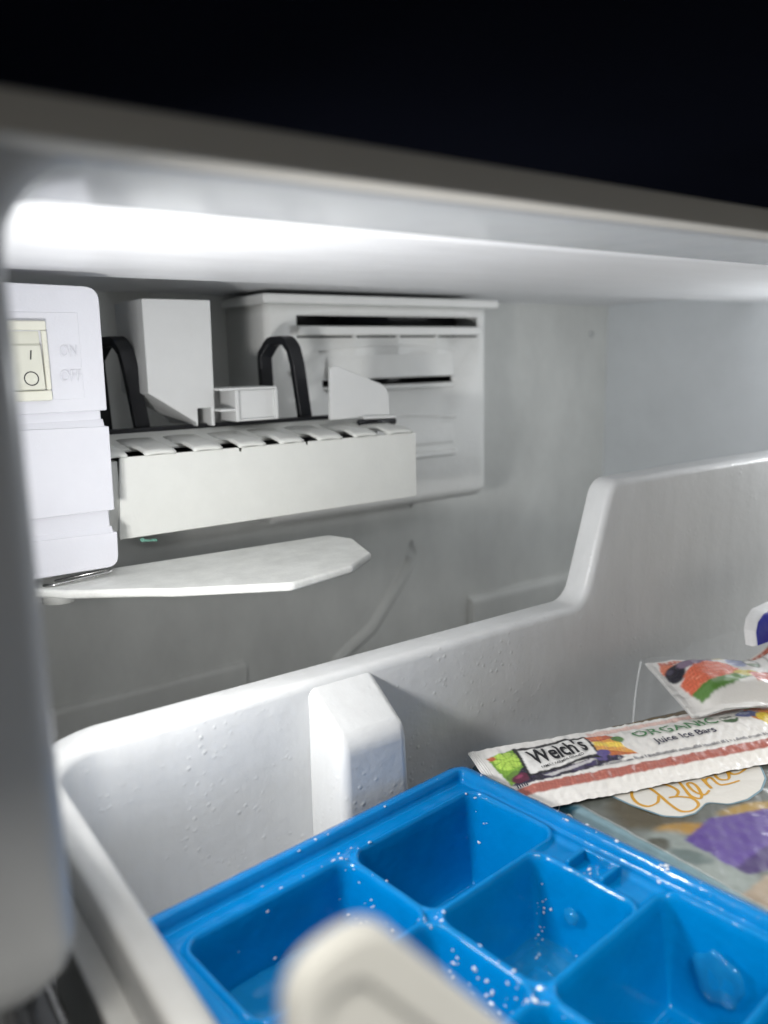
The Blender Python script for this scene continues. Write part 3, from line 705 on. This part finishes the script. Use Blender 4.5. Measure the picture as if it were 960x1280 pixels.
# sides of the bag down to the basket floor
ring = [(px0, y) for y in np.linspace(py0, pback(px0), 12)] + [(x, pback(x)) for x in np.linspace(px0, px1, 14)[1:]] + [(px1, y) for y in np.linspace(pback(px1), py0, 12)[1:]] + [(x, py0) for x in np.linspace(px1, px0, 14)[1:-1]]
V = []; nr = len(ring)
for zk, ex in ((None, 0), (-0.212, 0.001), (-0.2218, 0.0)):
    for x, y in ring:
        z = float(pz(np.array(x), np.array(y))) if zk is None else zk
        dx, dy = x-0.353, y-0.18; l_ = math.hypot(dx, dy); V.append((x+dx/l_*ex, y+dy/l_*ex, z))
F = [(j*nr+k, j*nr+(k+1) % nr, (j+1)*nr+(k+1) % nr, (j+1)*nr+k) for j in range(2) for k in range(nr)]
mk("bag_side", V, F, "paper", bag, smooth=True)
def bagp(x, y, e=0.00025): return (x, y, float(pz(np.array(x), np.array(y)))+e)
# cloud-shaped white label with gold script
lab = [(0.2705, 0.2230), (0.2689, 0.2109), (0.2699, 0.2001), (0.2730, 0.1861), (0.2783, 0.1815), (0.2853, 0.1797), (0.2920, 0.1808), (0.2950, 0.1815), (0.2980, 0.1802), (0.3028, 0.1751), (0.3115, 0.1724), (0.3238, 0.1731), (0.3350, 0.1775), (0.3438, 0.1850), (0.346, 0.195), (0.340, 0.205), (0.330, 0.213), (0.310, 0.222), (0.290, 0.227)]
def drape_fan(name, pts, m, parent, e, rings=10):
    pts = [(p.x, p.y) for p in fillet([(a, b, 0) for a, b in pts], 0.006, 4, True)]
    cx = sum(p[0] for p in pts)/len(pts); cy = sum(p[1] for p in pts)/len(pts); V = [bagp(cx, cy, e)]; F = []; n = len(pts)
    for j in range(1, rings+1):
        t = j/rings; V += [bagp(cx+(x-cx)*t, cy+(y-cy)*t, e) for x, y in pts]
    F += [(0, 1+k, 1+(k+1) % n) for k in range(n)]
    for j in range(rings-1): F += [(1+j*n+k, 1+(j+1)*n+k, 1+(j+1)*n+(k+1) % n, 1+j*n+(k+1) % n) for k in range(n)]
    return mk(name, V, F, m, parent, smooth=True)
M["labelblue"] = mat("label_border", srgb(112, 142, 158), 0.4)
ccx, ccy = 0.307, 0.199
drape_fan("label_border", [(ccx+(x-ccx)*1.022, ccy+(y-ccy)*1.03) for x, y in lab], "labelblue", bag, 0.00015)
drape_fan("cloud_label", lab, "whiteink", bag, 0.00030)
def stroke(name, pts, wd, m, parent, surf, e):
    pts = [Vector((a, b, 0)) for a, b in pts]; P = []
    q = [pts[0]]+pts+[pts[-1]]
    for i in range(1, len(q)-2):
        for k in range(8):
            t = k/8; a, b, c, d = q[i-1:i+3]
            P.append(0.5*((2*b)+(c-a)*t+(2*a-5*b+4*c-d)*t*t+(3*b-a-3*c+d)*t**3))
    P.append(pts[-1]); V, F = [], []
    for i, p in enumerate(P):
        tg = (P[min(i+1, len(P)-1)]-P[max(i-1, 0)]); tg.normalize(); nn = Vector((-tg.y, tg.x, 0)); ww = wd*(0.6+0.5*abs(tg.y))
        V += [surf(*(p+nn*ww)[:2], e), surf(*(p-nn*ww)[:2], e)]
    F = [(2*i, 2*i+1, 2*i+3, 2*i+2) for i in range(len(P)-1)]
    return mk(name, V, F, m, parent)
for pts in ([(0.2842, 0.1969), (0.2798, 0.1942), (0.2743, 0.1946), (0.2727, 0.1984), (0.2746, 0.2032), (0.2790, 0.2068), (0.2843, 0.2085)],
            [(0.2870, 0.2075), (0.2861, 0.2000), (0.2830, 0.1911), (0.2815, 0.1847), (0.2836, 0.1820), (0.2887, 0.1813), (0.2929, 0.1834), (0.2941, 0.1881), (0.2900, 0.1922), (0.2868, 0.1935)],
            [(0.2843, 0.2085), (0.2900, 0.2050), (0.2953, 0.2005), (0.2947, 0.1945), (0.2900, 0.1922)],
            [(0.3045, 0.2040), (0.3000, 0.1960), (0.2957, 0.1890), (0.2968, 0.1850), (0.3000, 0.1862)],
            [(0.3000, 0.1862), (0.3033, 0.1900), (0.3055, 0.1945), (0.3030, 0.1955), (0.3000, 0.1900), (0.3010, 0.1855), (0.3060, 0.1865)],
            [(0.3120, 0.1940), (0.3079, 0.1866), (0.3115, 0.1920), (0.3160, 0.1925), (0.3140, 0.1870), (0.3165, 0.1848), (0.3241, 0.1830)],
            [(0.3260, 0.1945), (0.3205, 0.1930), (0.3180, 0.1890), (0.3215, 0.1870), (0.3260, 0.1900), (0.3330, 0.1990)], [(0.3310, 0.1960), (0.3268, 0.1890), (0.3300, 0.1868), (0.3368, 0.1874), (0.3422, 0.1885)]):
    stroke("script_stroke", pts, 0.00072, "gold", bag, bagp, 0.00045)
# curl ornament in the dark corner
stroke("curl", [(0.2425, 0.2215), (0.2445, 0.2250), (0.2475, 0.2245), (0.2475, 0.2205), (0.2450, 0.2190)], 0.00035, "whiteink", bag, bagp, 0.0003)
stroke("curl", [(0.2400, 0.2120), (0.2425, 0.2150), (0.2455, 0.2140), (0.2450, 0.2105)], 0.00035, "whiteink", bag, bagp, 0.0003)
# clear welt along the bag's left edge
tube("bag_welt", [bagp(0.2525, y, 0.0) for y in np.linspace(0.105, 0.2128, 24)], 0.00055, "film", bag, n=6)

# --- wrapped juice ice bars
class Wrap:
    k = 1.0; kb = None
    def __init__(s, O, ang, zb, zf, wid, length, bulge, seed, lift=None):
        a = R(ang); s.ex = Vector((math.cos(a), math.sin(a))); s.ey = Vector((math.sin(a), -math.cos(a)))
        s.O, s.zb, s.zf, s.w, s.L, s.bul, s.seed, s.lift = O, zb, zf, wid, length, bulge, seed, lift
    def z(s, a, b):
        t = b/s.w
        c = np.clip(np.minimum(b-0.0035, s.w-0.0035-b)/0.011, 0, 1); c = c*c*(3-2*c)
        e = sst(0.004, 0.020, np.minimum(a, s.L-a))
        h = s.bul*c**0.75*e
        k = (1-e)*0.5+0.5
        h = h + 0.00045*k*wob(a, b, 55, s.seed) + 0.00028*wob(a, b, 130, s.seed+1) + 0.00035*(1-c)*wob(a, b*0.3, 45, s.seed+2)
        # crimped ends
        h = h + 0.00030*np.sin(a*6.28/0.0011)*(1-sst(0.0035, 0.0050, np.minimum(a, s.L-a)))
        if s.lift: h = h + s.lift(a, b)
        return s.zb+(s.zf-s.zb)*t+h
    def P(s, a, b, e=0.0):
        a_, b_ = np.asarray(a, float), np.asarray(b, float); z = s.z(a_, b_)+e
        return (float(s.O[0]+s.ex.x*a+s.ey.x*b), float(s.O[1]+s.ex.y*a+s.ey.y*b), float(z))
    def build(s, parent, step, colf):
        A, B = np.meshgrid(np.linspace(0, s.L, int(s.L/step)), np.linspace(0, s.w, int(s.w/step)))
        X = s.O[0]+s.ex.x*A+s.ey.x*B; Y = s.O[1]+s.ex.y*A+s.ey.y*B
        # ragged cut at both ends
        V, F = gridmesh(X, Y, s.z(A, B)); o = mk("wrapper", V, F, "print_", parent, smooth=True)
        cc = soften(colf(A*1000*s.k, B*1000*(s.kb or s.k)), 2)
        sat = (cc.max(-1)-cc.min(-1))[..., None]; mot = wob(A, B, 420, 61)[..., None]*0.22+wob(A, B, 900, 62)[..., None]*0.16
        cc = np.clip(cc*(1+mot*np.clip(sat*2.2, 0.04, 1)), 0, 1); gray = cc.mean(-1)[..., None]; cc = gray+(cc-gray)*0.88
        setprint(o, cc)
        # flat underside so the pouch has a body
        V2, F2 = gridmesh(X[::12, ::12], Y[::12, ::12], np.minimum(s.z(A, B)[::12, ::12]-0.0006, s.zb+(s.zf-s.zb)*(B[::12, ::12]/s.w)-0.0008+(s.lift(A, B)[::12, ::12] if s.lift else 0)))
        mk("wrapper_back", V2, F2, "paper", parent, smooth=True)
        return o
def fruitnoise(A, B, k): return wob(A/1000, B/1000, 220, k)
def juice_print(A, B):
    n1, n2 = fruitnoise(A, B, 11), fruitnoise(A, B, 12)
    c = np.ones(A.shape+(3,))*np.array(srgb(226, 224, 220))
    body = (A > 6) & (B < 44) & (B > 1.2)
    c = paint(c, (A > 60) & (B > 2.0+0.3*n1) & (B < 5.6), (222, 188, 178))
    c = paint(c, (B > 35.8+0.2*n1) & (B < 41.4) & (A > 9) , (172, 94, 80)); c = paint(c, (B > 35.2) & (B < 41.4) & (A > 9) & (n2 > 0.8), (206, 132, 114))
    # lime
    lq = poly(A+0.4*n1, B, [(6.1, 7.7), (20.8, 4.8), (19.5, 22.7), (8, 33.0)])
    c = paint(c, lq, (120, 168, 40)); c = paint(c, lq & (ell(A, B, 14, 14, 6.2, 8.0) < 1), (176, 214, 70)); c = paint(c, lq & (np.abs(np.sin(np.arctan2(B-14, A-14)*4)) < 0.22) & (ell(A, B, 14, 14, 6, 7.6) < 1), (110, 160, 40))
    c = paint(c, lq & (ell(A, B, 12, 27, 4, 3.6) < 1), (92, 130, 44)); c = paint(c, lq & (ell(A, B, 8, 9, 2, 2) < 1), (190, 90, 50))
    # dark berries under the logo
    dk = poly(A, B+0.4*n1, [(17.5, 22), (8.4, 33.2), (20, 35.0), (44.6, 33.0), (66, 29.5), (64, 25), (54, 24.6), (37, 27.8), (20, 29.8)])
    c = paint(c, dk, (46, 38, 62))
    for a, b, r_, cc in ((14, 29.5, 3.4, (92, 34, 58)), (20, 32, 2.6, (40, 34, 52)), (27, 32, 2.6, (58, 54, 78)), (34, 31.4, 2.5, (40, 38, 52)), (41, 30.2, 2.6, (74, 66, 96)), (48, 28.6, 2.6, (60, 50, 92)), (56, 25.5, 3.4, (86, 74, 136)), (61, 28, 3.0, (48, 42, 70))):
        e_ = ell(A, B, a, b, r_*1.25, r_); c = paint(c, e_ < 1, cc); c = paint(c, ell(A, B, a-0.5, b-r_*0.4, r_*0.5, r_*0.3) < 1, tuple(min(255, int(q*1.5)) for q in cc))
    # black swoosh frame + logo panel
    sw_ = poly(A, B, [(20.0, 4.2), (30, 5.6), (44, 3.2), (58.0, 4.6), (56.0, 25.8), (46, 25.2), (36, 28.4), (17.0, 30.6)])
    c = paint(c, sw_, (28, 27, 34))
    lp = poly(A, B, [(21.6, 7.6), (32, 8.0), (45, 5.4), (56.6, 6.2), (55.0, 22.6), (46, 23.2), (37, 26.6), (18.6, 28.9)])
    c = paint(c, lp, (236, 235, 232))
    c = paint(c, poly(A, B, [(24, 31.3), (36, 29.2), (50, 25.8), (53, 27), (42, 30.0), (27, 33)]), (214, 212, 214), 0.8)
    # orange fruit and strawberry leaves to the right of the logo
    of = poly(A+0.3*n2, B, [(57.6, 5.0), (68.5, 6.4), (71.5, 12.0), (70, 20), (73, 28.5), (64, 27), (55.6, 24.4), (57.5, 12.9)])
    c = paint(c, of, (226, 160, 60)); c = paint(c, of & (B < 12+0.8*n1), (206, 92, 52)); c = paint(c, of & (ell(A, B, 62, 8.5, 3.6, 2.2) < 1), (226, 122, 60))
    c = paint(c, of & (np.abs(B-(14+0.42*(A-57))) < 2.2), (240, 206, 62)); c = paint(c, of & (B > 22+0.5*(A-62)) & (A > 60), (196, 104, 44))
    c = paint(c, ell(A, B, 70.5, 13.5+0.3*n2, 3.0, 3.6) < 1, (84, 130, 62)); c = paint(c, ell(A, B, 58, 23, 3.4, 2.8) < 1, (88, 76, 140))
    # right end fruit
    rf = ell(A, B, 163, 13, 18, 13+0.5*n1) < 1
    c = paint(c, rf & (A > 140), (222, 142, 60)); c = paint(c, rf & (B < 9), (222, 112, 64)); c = paint(c, ell(A, B, 146, 11.5, 6.8, 3.9) < 1, (96, 106, 156)); c = paint(c, ell(A, B, 144.5, 10.5, 3.0, 1.8) < 1, (140, 150, 188))
    c = paint(c, ell(A, B, 152, 20, 4.2, 8.0) < 1, (226, 198, 50)); c = paint(c, ell(A, B, 160, 3.4, 12, 2.0) < 1, (168, 196, 120))
    # seal
    e_ = ell(A, B, 133.4, 13.6, 4.9, 4.1); c = paint(c, e_ < 1, (52, 78, 58)); c = paint(c, e_ < 0.80, (224, 226, 220)); c = paint(c, (e_ < 0.80) & (B > 14.2), (84, 116, 82))
    c = paint(c, (e_ < 0.72) & (np.abs(B-11.6) < 0.7) & (np.abs(A-133.4) < 2.9) & (n2 > -0.5), (90, 96, 88))
    return np.clip(c*(1+0.02*n2[..., None]), 0, 1)
w1 = Wrap((0.2358, 0.2670), -18.2, -0.1832, -0.1893, 0.0458, 0.200, 0.0022, 21)
w1.k = 0.972; w1.kb = 1.118
wr = thing("juice_bar", (0.31, 0.21, -0.19), "long white wrapped juice ice bar with fruit print lying across the bag", "ice bar", "wrapped juice ice bars")
w1.build(wr, 0.00036, juice_print)
def wtext(W_, parent, body, a0, b0, a1, b1, h, m, rise=0.0, **k):
    """text from (a0,b0) baseline start to (a1,b1) baseline end, h high, in millimetres on the wrapper"""
    def place(s, t):
        a = a0+(a1-a0)*s; b = b0+(b1-b0)*s-h*t+rise*math.sin(math.pi*s)
        return W_.P(a/1000/W_.k, b/1000/(W_.kb or W_.k), 0.00055)
    flat_text("lettering", body, place, m, parent, **k)
wtext(w1, wr, "Welch's", 23.4, 23.6, 53.0, 19.0, 13.0, "ink", offset=0.022)
wtext(w1, wr, "FAMILY FARMER OWNED", 25.3, 27.0, 48.6, 22.2, 1.7, "ink", offset=0.01)
wtext(w1, wr, "ORGANIC", 79.0, 16.4, 126.0, 16.4, 6.6, "green", offset=0.006, space=1.05)
wtext(w1, wr, "Juice Ice Bars", 85.6, 25.6, 120.0, 24.6, 6.2, "navyink", offset=0.012)
# row of tiny print: too small to read
rn = random.Random(5); parts = []
a = 50.0
V, F = [], []
while a < 150:
    if rn.random() < 0.15: a += rn.uniform(0.5, 0.9)
    wd, hh = rn.uniform(0.35, 0.7), rn.uniform(1.5, 2.5); b = 33.6
    k = len(V)
    for aa, bb in ((a, b), (a+wd*0.6, b), (a+wd*0.6, b-hh), (a, b-hh)): V.append(w1.P(aa/1000/w1.k, bb/1000/w1.kb, 0.00055))
    F.append((k, k+1, k+2, k+3)); a += wd+rn.uniform(0.12, 0.3)
mk("fine_print", V, F, "navyink", wr)
V, F = [], []
for q in range(5):
    a = 9.6+q*1.05; k = len(V)
    for aa, bb in ((a, 36.2), (a+0.55, 36.2), (a+0.7, 33.4), (a+0.15, 33.4)): V.append(w1.P(aa/1000/w1.k, bb/1000/w1.kb, 0.00055))
    F.append((k, k+1, k+2, k+3))
mk("code_print", V, F, "navyink", wr)

def juice_print2(A, B):
    n1, n2 = fruitnoise(A, B, 31), fruitnoise(A, B, 32)
    c = np.ones(A.shape+(3,))*np.array(srgb(222, 220, 216))
    c = paint(c, (A > 7) & (B > 1.5) & (B < 6.5+0.4*n1), (196, 106, 84)); c = paint(c, (A > 7) & (B > 1.5) & (B < 6) & (n1 > 0.3), (222, 200, 190))
    c = paint(c, ell(A, B, 9, 12, 5, 8+0.6*n2) < 1, (222, 120, 84))
    c = paint(c, ell(A, B, 9.5, 15.5, 5.2, 7.0, 0.5) < 1, (38, 36, 48)); c = paint(c, ell(A, B, 8.0, 12.5, 2, 2) < 1, (74, 70, 88))
    c = paint(c, ell(A, B, 22, 13, 10, 5.5) < 1, (128, 108, 132)); c = paint(c, ell(A, B, 36, 9, 7, 5) < 1, (226, 196, 62))
    sb = poly(A+0.6*n1, B+0.6*n2, [(7, 25), (14, 19), (28, 15), (38, 18), (42, 24), (34, 30), (18, 36), (8, 36)])
    c = paint(c, sb, (220, 100, 62)); c = paint(c, sb & (n2 > 0.5), (232, 142, 108))
    c = paint(c, poly(A+0.6*n2, B+0.5*n1, [(8, 34), (20, 33), (34, 29), (42, 26), (46, 31), (30, 37), (10, 41)]), (84, 132, 50)); c = paint(c, ell(A, B, 44, 28, 8, 3) < 1, (206, 190, 60))
    c = paint(c, (A > 45) & (B > 27+0.3*n1) & (B < 35.5), (200, 92, 66))
    c = paint(c, ell(A, B, 45, 16, 6, 5) < 1, (126, 136, 174)); e_ = ell(A, B, 54, 17, 4.6, 4.6); c = paint(c, (e_ < 1) & (e_ > 0.7), (96, 110, 96)); c = paint(c, (e_ < 0.7) & (B > 17), (150, 168, 148))
    c = paint(c, (A > 63.5) & (A < 64.6), (150, 146, 142))
    c = paint(c, (A > 70) & (A < 88) & (B > 22) & (B < 30), (120, 160, 80)); c = paint(c, (A > 92) & (B > 10) & (B < 30), (206, 110, 70))
    return np.clip(c, 0, 1)
w2 = Wrap((0.3661, 0.2664), -25, -0.1745, -0.1805, 0.0485, 0.105, 0.0075, 41,
          lift=lambda a, b: 0.020*sst(0.056, 0.095, a)+0.004*np.exp(-((a-0.0)/0.02)**2)*np.clip(1-b/0.0485, 0, 1)+0.0025*np.sin(a*60)*sst(0.0, 0.02, a))
wr2 = thing("juice_bar", (0.40, 0.22, -0.188), "crumpled short wrapped juice ice bar near the basket's back wall", "ice bar", "wrapped juice ice bars")
w2.build(wr2, 0.0005, juice_print2)
wtext(w2, wr2, "Welch's", 72, 17, 96, 17, 8.0, "ink", offset=0.02)

# --- blue pouch corner at the right edge
bp_ = thing("blue_pouch", (0.47, 0.235, -0.166), "royal blue pouch with white border at the right edge", "pouch")
outl = fil2([(0.4195, -0.1640), (0.4225, -0.1565), (0.4275, -0.1515), (0.4360, -0.1480), (0.5200, -0.1440), (0.5200, -0.1660)], [0.001, 0.004, 0.004, 0.01, 0.01, 0.01])
cxp, czp = 0.455, -0.1570
def lean(x, z, d): return (x, 0.2340+(z+0.1635)*0.45+d, z)
inn = [(cxp+(x-cxp)*0.965, czp+(z-czp)*0.88) for x, z in outl]
n = len(outl); V = [lean(x, z, 0.005) for x, z in outl]+[lean(x, z, 0.001) for x, z in outl]+[lean(x, z, -0.0015) for x, z in inn]
F = [tuple(range(n))]+[(j*n+k, j*n+(k+1) % n, (j+1)*n+(k+1) % n, (j+1)*n+k) for j in range(2) for k in range(n)]+[tuple(range(2*n, 3*n))]
mk("pouch_body", V, F, "paper", bp_, smooth=True, sharp=40)
V = [lean(x, z, -0.0018) for x, z in inn]+[lean(cxp+(x-cxp)*0.99, czp+(z-czp)*0.95, -0.0024) for x, z in inn]
F = [(k, (k+1) % n, n+(k+1) % n, n+k) for k in range(n)]+[tuple(range(n, 2*n))]
mk("blue_panel", V, F, "blueink", bp_, smooth=True, sharp=40)

# --- clear plastic bag standing behind the bars
V, F = [], []
na, nb = 26, 10
for j in range(nb):
    t = j/(nb-1)
    for i in range(na):
        s_ = i/(na-1); x = 0.3625+0.0085*t+0.085*s_
        V.append((x, 0.2705+0.003*math.sin(9*s_+2*t)+0.0015*math.sin(23*s_), -0.2205+0.0475*t+0.001*math.sin(14*s_)*t))
for j in range(nb-1): F += [(j*na+i, j*na+i+1, (j+1)*na+i+1, (j+1)*na+i) for i in range(na-1)]
cb = thing("clear_bag", (0.40, 0.27, -0.221), "crumpled clear plastic bag edge standing behind the wrapped bars", "plastic bag")
mk("bag_film", V, F, "film", cb, smooth=True)
tube("bag_seam", [(0.3625+0.0090*t, 0.2702+0.003*math.sin(2*t), -0.2205+0.0478*t) for t in np.linspace(0, 1, 8)], 0.0006, "seam", cb, n=6)
